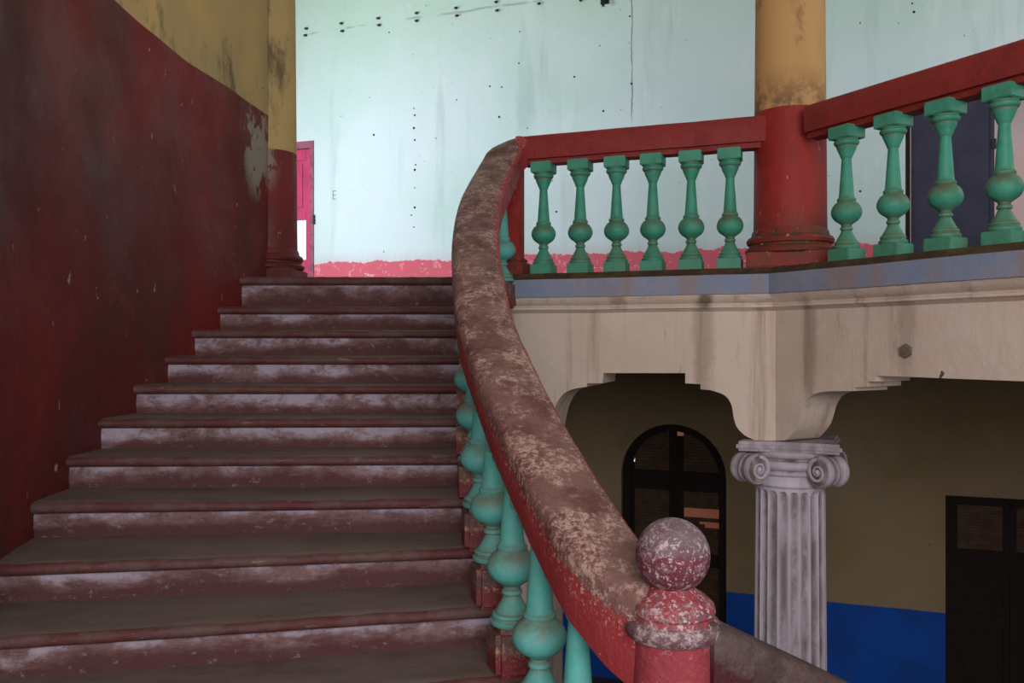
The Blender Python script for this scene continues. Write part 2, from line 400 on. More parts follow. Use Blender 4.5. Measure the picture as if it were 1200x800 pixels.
# upper floor slab, landing, lower floor, ceilings, outer walls
T0 = [(-1.985, 6.24), (.0, 6.24)]
bm = bmesh.new()
mt = miter(.0)
fl = [(-6.0, 6.95), (-2.0, 6.95), (-2.0, 6.34), (-.06, 6.34), (-.06, 6.10), tuple(Lx(-.04, -.02)), tuple(miter(-.02)), tuple(Rx(4.2, -.02)), (7.6, 1.0), (7.6, 7.3), (-6.0, 12.2)]
prism(bm, fl, UF-.30, UF-.004)
me('floor', bm, ['floorred'], kind='structure')
bm = bmesh.new()
prism(bm, [(-1.9, -2.0), (.62, -2.0), (.62, 2.36), (.46, 2.52), (.30, 2.62), (.22, 3.0), (-1.95, 3.0)], -.28, 0)
me('floor_landing', bm, 'tread', kind='structure')
bm = bmesh.new(); box(bm, -6, 9, -3, 12.5, LF-.2, LF); me('floor_lower', bm, 'floorgrey', kind='structure')
bm = bmesh.new(); box(bm, -6, 9, -3, 12.5, 6.6, 6.8); me('ceiling', bm, 'ceiling', kind='structure')
bm = bmesh.new(); box(bm, -6.2, -6.0, 6.9, 12.5, LF, 6.6); me('wall_far_left', bm, 'plaster', kind='structure')
bm = bmesh.new(); box(bm, 7.6, 7.8, -3, 7.6, LF, 6.6); me('wall_right', bm, 'plaster', kind='structure')
bm = bmesh.new(); box(bm, -6.0, -2.3, 6.7, 6.95, LF, 6.6); me('wall_side', bm, 'plaster', kind='structure')

# unseen wall added behind the viewer to cut ambient light; openings placed for light
bm = bmesh.new()
FW = [(-6.0, -1.4, LF, 6.6), (3.2, 7.6, LF, 6.6), (-1.4, 3.2, 4.5, 6.6), (-1.4, 3.2, .25, 1.3), (-1.4, 1.4, LF, .25), (2.9, 3.2, LF, .25)]
for a_, b_, c_, d_ in FW: box(bm, a_, b_, -3.3, -3.0, c_, d_)
me('wall_front_blocker', bm, 'plaster', kind='structure')
# balcony beams (cream) with stepped, cusped brackets
def beam(name, pts, nrm, th=.38):
    bm = bmesh.new()
    f = [bm.verts.new((p[0].x, p[0].y, p[1])) for p in pts]
    b = [bm.verts.new((p[0].x-nrm.x*th, p[0].y-nrm.y*th, p[1])) for p in pts]
    bm.faces.new(f); bm.faces.new(b[::-1]); n_ = len(f)
    for i in range(n_): bm.faces.new((f[i], b[i], b[(i+1) % n_], f[(i+1) % n_]))
    return bm
def Lq(px, y):
    u = (px-600)/1000; q = Lpt(u); return (q, EYE+(400-y)/1000*q.y)
def Rq(px, y):
    u = (px-600)/1000; D = (COR.y+1.805*COR.x)/(1+1.805*u); return (Vector((u*D, D)), EYE+(400-y)/1000*D)
def smooth_px(pts, k=5):
    return [(p.x, p.y) for p in catmull([Vector((a, b, 0)) for a, b in pts], k)]
ZT = UF-.17
left = [(Lx(-.05), ZT), (COR, ZT)]
left += [Lq(909, 516), Lq(884, 516)]
left += [Lq(*q) for q in smooth_px([(884, 515.5), (873, 510), (864, 501), (860, 490), (857, 474), (849, 463), (833, 457)])]
left += [Lq(*q) for q in [(821, 456), (821, 450), (803, 449), (803, 437), (707, 437), (706, 449), (688, 449), (688, 453)]]
left += [Lq(*q) for q in smooth_px([(680, 454), (668, 457), (658, 464), (650, 478), (645, 498), (642, 520)])]
left += [(Lq(641, 530)[0], LF), (Lx(-.05), LF)]
bm = beam('balcony_beam', left, LN); 
# wedge behind the corner joins the two beams
cl = COR-LN*.38; cr = COR-RN*.38; z516 = Lq(909, 516)[1]
prism(bm, [tuple(COR), tuple(cr), tuple(miter(-.38)), tuple(cl)], z516, ZT)
me('balcony_beam', bm, 'cream', smooth=math.radians(30), kind='structure')
right = [(COR, ZT), (Rx(4.2), ZT), (Rx(4.2), EYE-.185)]
right += [Rq(1200, 441), Rq(1027, 440), Rq(1026, 447), Rq(1016, 447), Rq(1016, 453), Rq(1000, 454), Rq(1000, 458)][1:]
right += [Rq(*q) for q in smooth_px([(985, 458), (964, 459), (950, 464), (942, 475), (938, 489), (933, 502), (923, 514)])]
right += [Rq(920, 516), (COR, z516)]
me('balcony_beam', beam('b', right, RN, .30), 'cream', smooth=math.radians(30), kind='structure')
# cornice profile: (offset into the well, z)
def strip(name, prof, mats, mids, lx=-.16, rx=4.2):
    bm = bmesh.new(); rows = []
    for (o, z) in prof:
        a = Lx(lx, o); m_ = miter(o); r_ = Rx(rx, o)
        pts = [a.lerp(m_, k/12) for k in range(12)] + [m_.lerp(r_, k/14) for k in range(15)]
        rows.append([bm.verts.new((p.x, p.y, z+.003*noise.noise(Vector((p.x*3, p.y*3, z))))) for p in pts])
    for i, (a, b) in enumerate(zip(rows, rows[1:])):
        for k in range(len(a)-1):
            f = bm.faces.new((a[k], a[k+1], b[k+1], b[k])); f.material_index = mids[i]
    # close the back
    bm.faces.new([r[0] for r in rows]); bm.faces.new([r[-1] for r in rows][::-1])
    for k in range(len(rows[0])-1): bm.faces.new((rows[0][k], rows[-1][k], rows[-1][k+1], rows[0][k+1]))
    return me(name, bm, mats, smooth=math.radians(25), kind='structure')
E = EYE
strip('trim_1', [(-.14, E+.44), (-.14, E+.479), (.035, E+.479), (.085, E+.437), (.10, E+.432), (.10, E+.307), (-.1, E+.307)], ['ledge', 'blueband'], [0, 0, 0, 0, 1, 1])
strip('trim_2', [(-.1, E+.306), (.085, E+.306), (.078, E+.290), (.06, E+.268), (.035, E+.250), (.03, E+.240), (.042, E+.236), (.042, E+.222), (.025, E+.216), (.012, E+.205), (.0, E+.198), (-.1, E+.198)], ['cream'], [0]*11)
# little unused socket plug in the right beam
p = Rq(1062, 411); bm = bmesh.new(); bmesh.ops.create_cone(bm, cap_ends=True, segments=6, radius1=.042, radius2=.038, depth=.016)
o = me('wall_plug', bm, 'plug'); o.location = (p[0].x+RN.x*.006, p[0].y+RN.y*.006, p[1]); o.rotation_euler = (math.pi/2, 0, math.atan2(RD.y, RD.x)); tag(o, 'small hexagonal cement plug on the cream balcony beam', 'plug')

# ------------------------------------------------------------------ upper columns
def upper_column(x, y, rz, label, red='colred', ochre='colochre'):
    t = thing('column', label, 'column', (x, y, UF), rz)
    bm = bmesh.new()
    lathe(bm, [(.235, .25, .6), (.233, .4, .1), (.231, .7), (.229, 1.035)], 40)
    me('lower_shaft', bm, red, t, True)
    bm = bmesh.new(); lathe(bm, [(.228, 1.036), (.222, 1.8), (.214, 2.6), (.206, 4.5)], 40); me('upper_shaft', bm, ochre, t, True)
    bm = bmesh.new()
    prof = [(.27, .095, .9), (.285, .105, .8), (.29, .125, .7), (.275, .143, .9), (.262, .150, 1), (.262, .160, 1), (.275, .168, .6), (.281, .188, .6), (.272, .207, 1), (.250, .218, 1), (.245, .245, .8), (.236, .262, .5)]
    lathe(bm, prof, 44)
    me('base_moulding', bm, red, t, True)
    bm = bmesh.new(); box(bm, -.262, .262, -.262, .262, -.0, .10, .008)
    lay = bm.verts.layers.float.new('dirt')
    for v in bm.verts: v[lay] = .6
    me('plinth', bm, red, t)
    return t
upper_column(COL.x, COL.y, math.atan2(LD.y, LD.x), 'round column, ochre above and red below, at the balcony corner')
upper_column(-1.975, 6.90, 0, 'round ochre and dark red column engaged in the end of the stair wall', 'redwall', 'ochre')

# ------------------------------------------------------------------ baluster mesh
def baluster_bm(H=.81, plinth=.085):
    bm = bmesh.new(); lay = bm.verts.layers.float.new('dirt')
    if plinth: box(bm, -.078, .078, -.078, .078, 0, plinth*H/.9, .005)
    box(bm, -.076, .076, -.076, .076, H*.908, H, .005)
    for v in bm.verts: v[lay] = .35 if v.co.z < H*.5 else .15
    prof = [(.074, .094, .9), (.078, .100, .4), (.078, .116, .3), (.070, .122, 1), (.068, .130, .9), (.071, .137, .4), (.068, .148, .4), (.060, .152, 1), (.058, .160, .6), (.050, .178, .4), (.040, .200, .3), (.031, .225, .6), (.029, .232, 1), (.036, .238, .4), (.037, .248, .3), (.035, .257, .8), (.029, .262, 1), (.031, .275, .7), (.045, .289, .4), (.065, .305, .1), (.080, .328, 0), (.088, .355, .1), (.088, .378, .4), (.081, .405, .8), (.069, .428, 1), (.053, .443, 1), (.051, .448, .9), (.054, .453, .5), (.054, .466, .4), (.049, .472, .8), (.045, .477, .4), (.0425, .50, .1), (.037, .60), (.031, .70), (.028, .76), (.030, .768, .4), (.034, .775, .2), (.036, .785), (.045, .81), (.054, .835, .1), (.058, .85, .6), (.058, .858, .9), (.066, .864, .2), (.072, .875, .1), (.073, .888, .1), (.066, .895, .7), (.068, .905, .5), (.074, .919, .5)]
    lathe(bm, [(q[0], q[1]*H, q[2] if len(q) > 2 else 0) for q in prof], 28)
    return bm

# balcony balustrade
bal = thing('balcony_balustrade', 'turquoise balusters under a red rail along the upper balcony', 'balustrade')
bproto = None; la = math.atan2(LD.y, LD.x); ra = math.atan2(RD.y, RD.x)
spots = []
for px in (637, 680, 722.5, 765, 810, 855.5):
    X = Lpt((px-600)/1000).x; q = Lpt((px-600)/1000); D = q.y+.115; q = Vector(((px-600)/1000*D, D)); spots.append((q, la, 1))
def rb(px, dd=.10):
    q = Rq(px, 300)[0]; D = q.y+dd; return Vector(((px-600)/1000*D, D))
r0, r1 = rb(992), rb(1177)
for k in range(9):
    q = r0+(r1-r0)*(k/3); spots.append((q, ra, 1))
for i, (q, rz, s) in enumerate(spots):
    if bproto is None:
        bproto = me('baluster', baluster_bm(), 'teal_shaded', bal, True)
        b = bproto
    else: b = copy(bproto, bal)
    b.location = (q.x, q.y, UF); b.rotation_euler = (0, 0, rz+random.uniform(-.03, .03))
def flat_rail(name, a, b, mat, zt=E+1.47, dz=0):
    a = Vector((a.x, a.y, zt)); b = Vector((b.x, b.y, zt)); bm = bmesh.new()
    N = 16; path = [a.lerp(b, k/N)+Vector((0, 0, .004*noise.noise(Vector((k*.4, zt, 1))))) for k in range(N+1)]
    prof = [(-.085, -.17, 0), (-.088, -.10, 0), (-.088, -.02, .12), (-.078, -.004, .35), (0, 0, .7), (.078, -.004, .35), (.088, -.02, .12), (.088, -.10, 0), (.085, -.17, 0)]
    sweep(bm, path, prof); o = me(name, bm, mat, bal, math.radians(35))
    bm = bmesh.new(); sweep(bm, [p+Vector((0, 0, -.16)) for p in path], [(-.055, -.045, 0), (-.055, 0, 0), (.055, 0, 0), (.055, -.045, 0)])
    me('rail_underboard', bm, mat, bal)
flat_rail('handrail', Lx(.06, -.12), Lx(1.71, -.12), 'railred', E+1.48)
flat_rail('handrail', Rx(1.80, -.12), Rx(4.1, -.12), 'railred', E+1.48)
# corner post at the stair head
bm = bmesh.new(); lay = bm.verts.layers.float.new('dirt')
box(bm, -.06, .06, -.06, .06, .12, .84, .006); me_post = me('corner_post', bm, 'colred', bal)
put(me_post, (.015, 6.19, UF), la)
bm = bmesh.new(); box(bm, -.095, .095, -.095, .095, 0, .09, .006); box(bm, -.08, .08, -.08, .08, .09, .125, .01)
lay = bm.verts.layers.float.new('dirt')
for v in bm.verts: v[lay] = .8
put(me('post_plinth', bm, 'colred', bal), (.015, 6.19, UF), la)

# ------------------------------------------------------------------ staircase
def tread(k): return UF if k == 0 else E+.244-(k-1)*.1676
lines = [((-2.03, 6.24), (-.06, 6.24)), ((-2.10, 5.94), (-.05, 5.93)), ((-2.16, 5.64), (-.10, 5.63)), ((-2.22, 5.35), (-.12, 5.34)), ((-2.28, 5.05), (-.13, 5.07)), ((-2.32, 4.70), (-.13, 4.77)), ((-2.33, 4.38), (-.12, 4.46)), ((-2.29, 4.01), (-.09, 4.16)), ((-2.20, 3.53), (-.04, 3.86)), ((-2.05, 3.13), (.02, 3.55)), ((-1.98, 2.71), (.11, 3.26)), ((-1.94, 2.30), (.22, 2.96))]
stair = thing('staircase', 'wide curved staircase of worn cement steps with reddish nosings', 'staircase')
KN = 44
for k, (o_, i_) in enumerate(lines):
    o_ = Vector((*o_, 0)); i_ = Vector((*i_, 0)); top = tread(k); down = tread(k+1) if k < 11 else 0.0
    dirv = (i_-o_).normalized(); fr = Vector((dirv.y, -dirv.x, 0))      # towards the viewer
    if k: bo, bi = Vector((*lines[k-1][0], 0)), Vector((*lines[k-1][1], 0))
    else: bo, bi = o_+Vector((0, .13, 0)), i_+Vector((0, .13, 0))
    bm = bmesh.new(); lay = bm.verts.layers.float.new('wear'); rings = []
    nt = .052 if k else .062
    h = top-down
    for j in range(KN+1):
        t = j/KN; p = o_.lerp(i_, t); b = bo.lerp(bi, t); s_ = Vector((t*2.1*5, k*3.1, 0))
        wob = .006*noise.noise(s_)+.004*noise.noise(s_*3.3+Vector((5, 0, 0))); wz = .005*noise.noise(s_*1.7+Vector((9, 1, 0)))+.004*noise.noise(s_*5)
        wz -= .004*math.exp(-((t-.55)/.25)**2)
        sec = [(b, -.03, 0, 'b'), (p, -.07, 0, 0), (p, -.022, wz-.002, 0), (p, -.008+wob*.5, wz-.008, 0), (p, 0+wob, wz-.02, 0), (p, -.001+wob, -nt+.016, 0), (p, -.010+wob*.6, -nt+.004, 0), (p, -.028, -nt, 0), (p, -.036, -nt-.004, 1), (p, -.034+wob, -nt-.03, .75), (p, -.032+wob*1.4, -(h+nt)/2-.01, .45), (p, -.036+wob, -h+.02, .1), (p, -.036, -h-.04, 0), (p, -.036, -.36, 0), (b, -.03, -.36, 'b')]
        ring = []
        for (base, ff, dz, wv) in sec:
            q = base+fr*(ff if wv != 'b' else -(-.036)*0-.04 if k == 0 else -.037); v = bm.verts.new((q.x, q.y, top+dz)); v[lay] = 0 if wv == 'b' else wv; ring.append(v)
        rings.append(ring)
    ns = len(rings[0])
    mids = [0, 0, 1, 1, 1, 1, 1, 1, 2, 2, 2, 2, 2, 2, 2]
    for a, b in zip(rings, rings[1:]):
        for m_ in range(ns):
            f = bm.faces.new((a[m_], a[(m_+1) % ns], b[(m_+1) % ns], b[m_])); f.material_index = mids[m_]
    bm.faces.new(rings[0][::-1]).material_index = 2; bm.faces.new(rings[-1]).material_index = 1
    me('step', bm, ['tread', 'nosing', 'riser'], stair, math.radians(50))

# ------------------------------------------------------------------ stair balustrade
sb = thing('stair_balustrade', 'curving stair rail, worn red top over turquoise balusters, ending in a newel', 'balustrade')
bpos = {1: (-.07, 6.0), 2: (-.15, 5.7), 3: (-.205, 5.4), 4: (-.225, 5.1), 5: (-.225, 4.8), 6: (-.21, 4.5), 7: (-.18, 4.2), 8: (-.14, 3.9), 9: (-.08, 3.6), 10: (0, 3.3), 11: (.096, 3.0), 12: (.208, 2.7)}
proto = None; pb = None
keys = sorted(bpos)
for k in keys:
    x, y = bpos[k]; a = Vector(bpos[max(k-1, 1)]); c = Vector(bpos[min(k+1, 12)]); dv = (c-a).normalized(); rz = math.atan2(dv.y, dv.x)
    z = tread(k) if k < 12 else 0
    if proto is None:
        proto = me('baluster', baluster_bm(plinth=0), 'teal', sb, True); b = proto; b.scale = (1.1, 1.1, 1)
        bm = bmesh.new(); box(bm, -.088, .088, -.084, .084, -.012, .176, .02)
        for e_ in range(1): bmesh.ops.subdivide_edges(bm, edges=bm.edges[:], cuts=2, use_grid_fill=True)
        lay = bm.verts.layers.float.new('wear')
        for v in bm.verts: v[lay] = .9 if v.co.z > .10 else .12
        pb = me('plinth_block', bm, 'plinthred', sb, math.radians(40)); p_ = pb
    else: b = copy(proto, sb); p_ = copy(pb, sb)
    b.location = (x, y, z+.100); b.rotation_euler = (0, 0, rz); p_.location = (x, y, z); p_.rotation_euler = (0, 0, rz)
NW = Vector((.450, 2.39))
path = [Vector((.055, 6.215, E+1.484)), Vector((.02, 6.205, E+1.475)), Vector((-.05, 6.10, E+1.405))]
for k in keys:
    x, y = bpos[k]; path.append(Vector((x+.022+(.012 if k > 8 else 0), y, (tread(k) if k < 12 else 0)+1.065)))
path[3].x -= .04; path[3].y -= .04; path[3].z -= .01; path[4].x -= .01
path.append(Vector((.345, 2.52, E-.64))); path.append(Vector((NW.x, NW.y, E-.70)))
path = catmull(path, 10)
prof = [(-.118, -.225, .0), (-.123, -.20, .0), (-.127, -.14, .02), (-.130, -.08, .10), (-.130, -.050, .22), (-.120, -.028, .42), (-.098, -.012, .62), (-.06, -.003, .95), (0, 0, 1), (.055, -.003, 1), (.098, -.012, 1), (.120, -.028, 1), (.130, -.050, .95), (.130, -.08, .6), (.127, -.14, .12), (.123, -.20, 0), (.118, -.225, 0), (.0, -.225, 0)]
bm = bmesh.new(); sweep(bm, path, prof)
bm.verts.ensure_lookup_table(); NP = len(prof)
for i, p in enumerate(path):          # the rail deepens as it runs into the newel
    q = max(0, min(1, (3.3-p.y)/.9))
    for v in bm.verts[i*NP:(i+1)*NP]:
        du = v.co.z-p.z
        if du < -.1: v.co.z = p.z+du*(1+.32*q*q)
        e_ = max(0, min(1, (2.62-p.y)/.23)); v.co.x = p.x+(v.co.x-p.x)*(1-.22*e_); v.co.y = p.y+(v.co.y-p.y)*(1-.22*e_)
for v in bm.verts: v.co += Vector((1, .2, .6)).normalized()*.0035*noise.noise(v.co*7)
me('handrail', bm, 'railpaint', sb, True)
# newel: post with collar, necked cap and ball finial
nw = bmesh.new(); lay = nw.verts.layers.float.new('wear')
def lathe_w(prof, seg=40):
    bm = bmesh.new(); la_ = bm.verts.layers.float.new('wear'); lathe(bm, prof, seg)
    d_ = bm.verts.layers.float.get('dirt'); la_ = bm.verts.layers.float.get('wear')
    for v in bm.verts: v[la_] = v[d_]
    return bm
nw.free()
post = me('newel_post', lathe_w([(.118, 0, 0), (.118, .30, 0), (.116, .6, 0), (.114, .76, .1), (.116, .785, .2)]), 'newelpaint', sb, True); post.location = (NW.x, NW.y, 0)
me('newel_collar', lathe_w([(.10, .775, .6), (.128, .782, .8), (.136, .795, 1), (.136, .812, 1), (.128, .824, .8), (.114, .830, .5), (.112, .842, .4), (.118, .850, .5), (.114, .872, .5), (.092, .892, .45), (.068, .907, .4), (.056, .918, .4), (.054, .93, .4)]), 'newelpaint', post, True)
bz = zpx(650, NW.y); R = .1035
me('newel_ball', lathe_w([(.052, bz-R*.86, .3)]+[(R*math.cos(a), bz+R*math.sin(a), .42+.5*max(0, math.sin(a))) for a in [math.radians(-58+148*i/18) for i in range(18)]]+[(.004, bz+R, 1)]), 'ballpaint', post, True)
# lower rail leaving the newel
lp = [Vector((.50, 2.40, E-.745)), Vector((.95, 2.60, E-1.0)), Vector((1.37, 2.78, E-1.243)), Vector((1.79, 2.96, E-1.486))]
bm = bmesh.new(); sweep(bm, catmull(lp, 8), [(a*.85, b*1.5 if b < -.06 else b, c*.8 if c > .5 else c*.3) for a, b, c in prof])
me('lower_handrail', bm, 'darkrail', sb, True)

# ------------------------------------------------------------------ ionic column
ct = Lq(909, 516)[1]
ion = thing('ionic_column', 'white fluted column with scrolled capital below the balcony corner', 'column', (COL.x, COL.y, LF), math.atan2(LD.y, LD.x))
TOPC = ct-LF; SH = TOPC-.305        # top of shaft
bm = bmesh.new(); dl = bm.verts.layers.float.new('dirt'); NF = 20; SEG = NF*8
zs = [.28, .33, .36, .40]+[.4+(SH-.06-.4)*i/10 for i in range(1, 11)]+[SH-.055, SH-.045, SH-.038, SH-.032, SH-.027, SH-.022, SH-.012, SH]
rings = []
for z in zs:
    t = (z-.28)/(SH-.28); R0 = .243-.022*t; ring = []
    for k in range(SEG):
        a = 2*math.pi*k/SEG; ph = (k % 8)/8; d_ = 0; x = abs(ph-.5)/.40
        if x < 1:
            lim = math.sqrt(max(0, 1-x*x))*.035
            dist = (SH-.022) - (.035-lim) - z
            base = .017*math.sqrt(1-x*x)
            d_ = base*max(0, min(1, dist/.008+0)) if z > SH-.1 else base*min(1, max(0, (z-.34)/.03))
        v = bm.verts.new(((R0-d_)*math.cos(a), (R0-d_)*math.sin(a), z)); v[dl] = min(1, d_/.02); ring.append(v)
    rings.append(ring)
for a, b in zip(rings, rings[1:]):
    for k in range(SEG): bm.faces.new((a[k], a[(k+1) % SEG], b[(k+1) % SEG], b[k]))
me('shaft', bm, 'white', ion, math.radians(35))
bm = bmesh.new(); box(bm, -.34, .34, -.34, .34, 0, .1, .006); lathe(bm, [(.33, .1), (.34, .13), (.33, .17), (.29, .18), (.28, .2), (.3, .22), (.3, .25), (.26, .27), (.245, .29)], 48); me('base', bm, 'white', ion, True)
# capital: parts share the top-level empty; scrolls are sub-parts of the capital
bm = bmesh.new()
lathe(bm, [(.224, SH-.002, .5), (.232, SH, .5), (.236, SH+.01, .3), (.232, SH+.02, 0), (.228, SH+.07, 0), (.232, SH+.078, .9), (.242, SH+.082, .4), (.246, SH+.095, .2), (.240, SH+.105, .9), (.238, SH+.112, 1), (.262, SH+.125, .2), (.272, SH+.15, .1), (.268, SH+.172, .5), (.25, SH+.18, 1), (.25, SH+.19, 1), (.272, SH+.20, .2), (.285, SH+.225, .1), (.285, SH+.245, .6)], 48)
cap = me('capital', bm, 'white', ion, True)

# abacus with concave sides, two fillets
def abacus(bm, R, dip, z0, z1):
    pts = []
    for q in range(4):
        a0 = math.pi/4+q*math.pi/2; a1 = a0+math.pi/2
        p0 = Vector((math.cos(a0), math.sin(a0)))*R; p1 = Vector((math.cos(a1), math.sin(a1)))*R
        nn = (p0+p1).normalized()
        for j in range(10):
            t = j/10; pts.append(tuple(p0.lerp(p1, t)-nn*dip*math.sin(math.pi*t)))
    prism(bm, pts, z0, z1)
bm = bmesh.new(); al_ = bm.verts.layers.float.new('dirt')
abacus(bm, .43, .035, TOPC-.065, TOPC-.048); abacus(bm, .45, .035, TOPC-.046, TOPC-.022); abacus(bm, .43, .03, TOPC-.022, TOPC-.002)
for v in bm.verts: v[al_] = .6
me('abacus', bm, 'white', cap)
def scroll_bm():
    """roll lying along local y with a raised spiral on both ends"""
    bm = bmesh.new(); dl = bm.verts.layers.float.new('dirt'); R = .102; L = .088
    prof = [(-L, R*.80), (-L+.004, R*.93), (-L*.72, R), (-L*.5, R*.96), (-L*.3, R*.86), (-L*.12, R*.86), (0, R*.93), (L*.12, R*.86), (L*.3, R*.86), (L*.5, R*.96), (L*.72, R), (L-.004, R*.93), (L, R*.80)]
    seg = 36; rings = []
    for y, r in prof:
        ring = []
        for k in range(seg):
            a = 2*math.pi*k/seg; v = bm.verts.new((r*math.cos(a), y, r*math.sin(a))); v[dl] = .8 if r < R*.9 else .4; ring.append(v)
        rings.append(ring)
    for a, b in zip(rings, rings[1:]):
        for k in range(seg): bm.faces.new((a[k], a[(k+1) % seg], b[(k+1) % seg], b[k]))
    for rg in (rings[0], rings[-1]):
        bm.faces.new(rg)
        for v in rg: v[dl] = 1
    for sgn in (-1, 1):        # spiral ribbon
        N = 70; prev = None
        for i in range(N+1):
            th = i/N*2*math.pi*2.6; r = R*.90*math.exp(-.135*th); wdt = r*.20+.002; sect = []
            for (dr, dy, dd) in ((wdt, -.004, .8), (wdt*.6, .009, 0), (-wdt*.6, .009, 0), (-wdt, -.004, .8)):
                rr = r-wdt*.4+dr*.8; v = bm.verts.new((rr*math.cos(th+1.5), sgn*(L+dy), rr*math.sin(th+1.5))); v[dl] = dd; sect.append(v)
            if prev:
                for q in range(3): bm.faces.new((prev[q], prev[q+1], sect[q+1], sect[q]))
            prev = sect
        r = bmesh.ops.create_uvsphere(bm, u_segments=12, v_segments=6, radius=.017)
        bmesh.ops.translate(bm, vec=(0, sgn*L, 0), verts=r['verts'])
    return bm
sp = None
for q in range(4):
    a = math.pi/4+q*math.pi/2
    if sp is None: sp = me('volute', scroll_bm(), 'white', cap, math.radians(40)); s_ = sp
    else: s_ = copy(sp, cap)
    s_.location = (.335*math.cos(a), .335*math.sin(a), SH+.125); s_.rotation_euler = (0, 0, a)

# ------------------------------------------------------------------ doors
def door_obj(name, kindname, parent=None): pass
def leaf_louvre(parent, x0, x1, z0, z1, y, arch=None, missing=(), short={}, pitch=.034, ang=58, mat='louvre', label=None):
    """slats as separate children; arch=(cx, zc, r) clips length"""
    n_ = max(1, round((z1-z0)/pitch)); pitch = (z1-z0)/n_; proto_ = None
    for i in range(n_):
        z = z0+(i+.5)*pitch
        if i in missing: continue
        a, b = x0, x1
        if i in short: b = a+(b-a)*short[i]
        if arch:
            cx, zc, r = arch
            if z > zc:
                q = r*r-(z-zc)**2
                if q <= .0025: continue
                hw = math.sqrt(q); a = max(a, cx-hw); b = min(b, cx+hw)
                if b-a < .04: continue
        if proto_ is None:
            bm = bmesh.new(); box(bm, -.5, .5, -.004, .004, -.027, .027, rot=Matrix.Rotation(math.radians(90-ang), 4, 'X'))
            proto_ = me('slat', bm, mat, parent); s_ = proto_
        else: s_ = copy(proto_, parent)
        s_.location = ((a+b)/2, y, z); s_.scale = (b-a, 1, 1)
# arched door (object axes of wall)
r = (aw[1]-aw[0])/2; cx = (aw[0]+aw[1])/2; zc = atop-r
ad = bpy.data.objects.new('door_3', None); C.objects.link(ad); put(ad, (W0.x, W0.y, LF), WRZ)
def arch_ring(bm, ro, ri, y0, y1, z0):
    N = 24; prs = []
    outer = [(cx-ro, z0)]+[(cx-ro*math.cos(math.pi*i/N), zc+ro*math.sin(math.pi*i/N)) for i in range(N+1)]+[(cx+ro, z0)]
    inner = [(cx-ri, z0)]+[(cx-ri*math.cos(math.pi*i/N), zc+ri*math.sin(math.pi*i/N)) for i in range(N+1)]+[(cx+ri, z0)]
    V = [[bm.verts.new((p[0], y, p[1])) for p in L_] for y in (y0, y1) for L_ in (outer, inner)]
    for i in range(len(outer)-1):
        for a, b in ((V[0], V[1]), (V[1], V[3]), (V[3], V[2]), (V[2], V[0])): bm.faces.new((a[i], a[i+1], b[i+1], b[i]))
    for i in (0, -1): bm.faces.new((V[0][i], V[1][i], V[3][i], V[2][i]))
bm = bmesh.new(); arch_ring(bm, r+.004, r-.085, .08, .22, 0); me('door_frame', bm, 'darkwood', ad)
yd = .13
def zy(y): return zpx(y, wd(.19))-LF
def sx(px): return ws((px-600)/1000)
for side in (0, 1):
    a, b = (cx-r+.045, cx-.004) if side == 0 else (cx+.004, cx+r-.045)
    bm = bmesh.new()
    jl = sx(741) if side == 0 else sx(799); jr = sx(782) if side == 0 else sx(841)
    box(bm, a, jl, yd, yd+.045, 0, zc+.12 if side == 0 else zy(512)); box(bm, jr, b, yd, yd+.045, 0, zy(505) if side == 0 else zc+.12)
    for (ya, yb) in ((577, 554), (665, 650), (750, 735)): box(bm, jl, jr, yd, yd+.045, zy(ya), zy(yb))
    box(bm, jl, jr, yd+.01, yd+.035, 0, zy(750))
    lf = me('door_leaf', bm, 'darkwood', ad)
    A = (cx, zc, r-.045)
    leaf_louvre(lf, jl, jr, zy(554), zy(503), yd+.02, A, missing=())
    if side == 0: leaf_louvre(lf, jl, jr, zy(650), zy(577), yd+.02)
    else:
        pit = .0355; n0 = int((zy(577)-zy(650))/pit); zi = lambda y: int((zy(y)-zy(650))/pit)
        leaf_louvre(lf, jl, jr, zy(650), zy(577), yd+.02, missing=(zi(597), zi(602), zi(605)), short={zi(605)-2: .45, zi(605)-3: .6}, pitch=pit)
    leaf_louvre(lf, jl, jr, zy(735), zy(665), yd+.02)
    bm = bmesh.new(); box(bm, (jl if side else a), (b if side else jr), yd+.002, yd+.04, zy(512), zc+r-.05) if False else box(bm, cx-.03 if side == 0 else cx, cx if side == 0 else cx+.03, yd-.01, yd, 0, zc+r-.06)
    me('door_stile', bm, 'darkwood', lf)
ad['kind'] = 'structure'
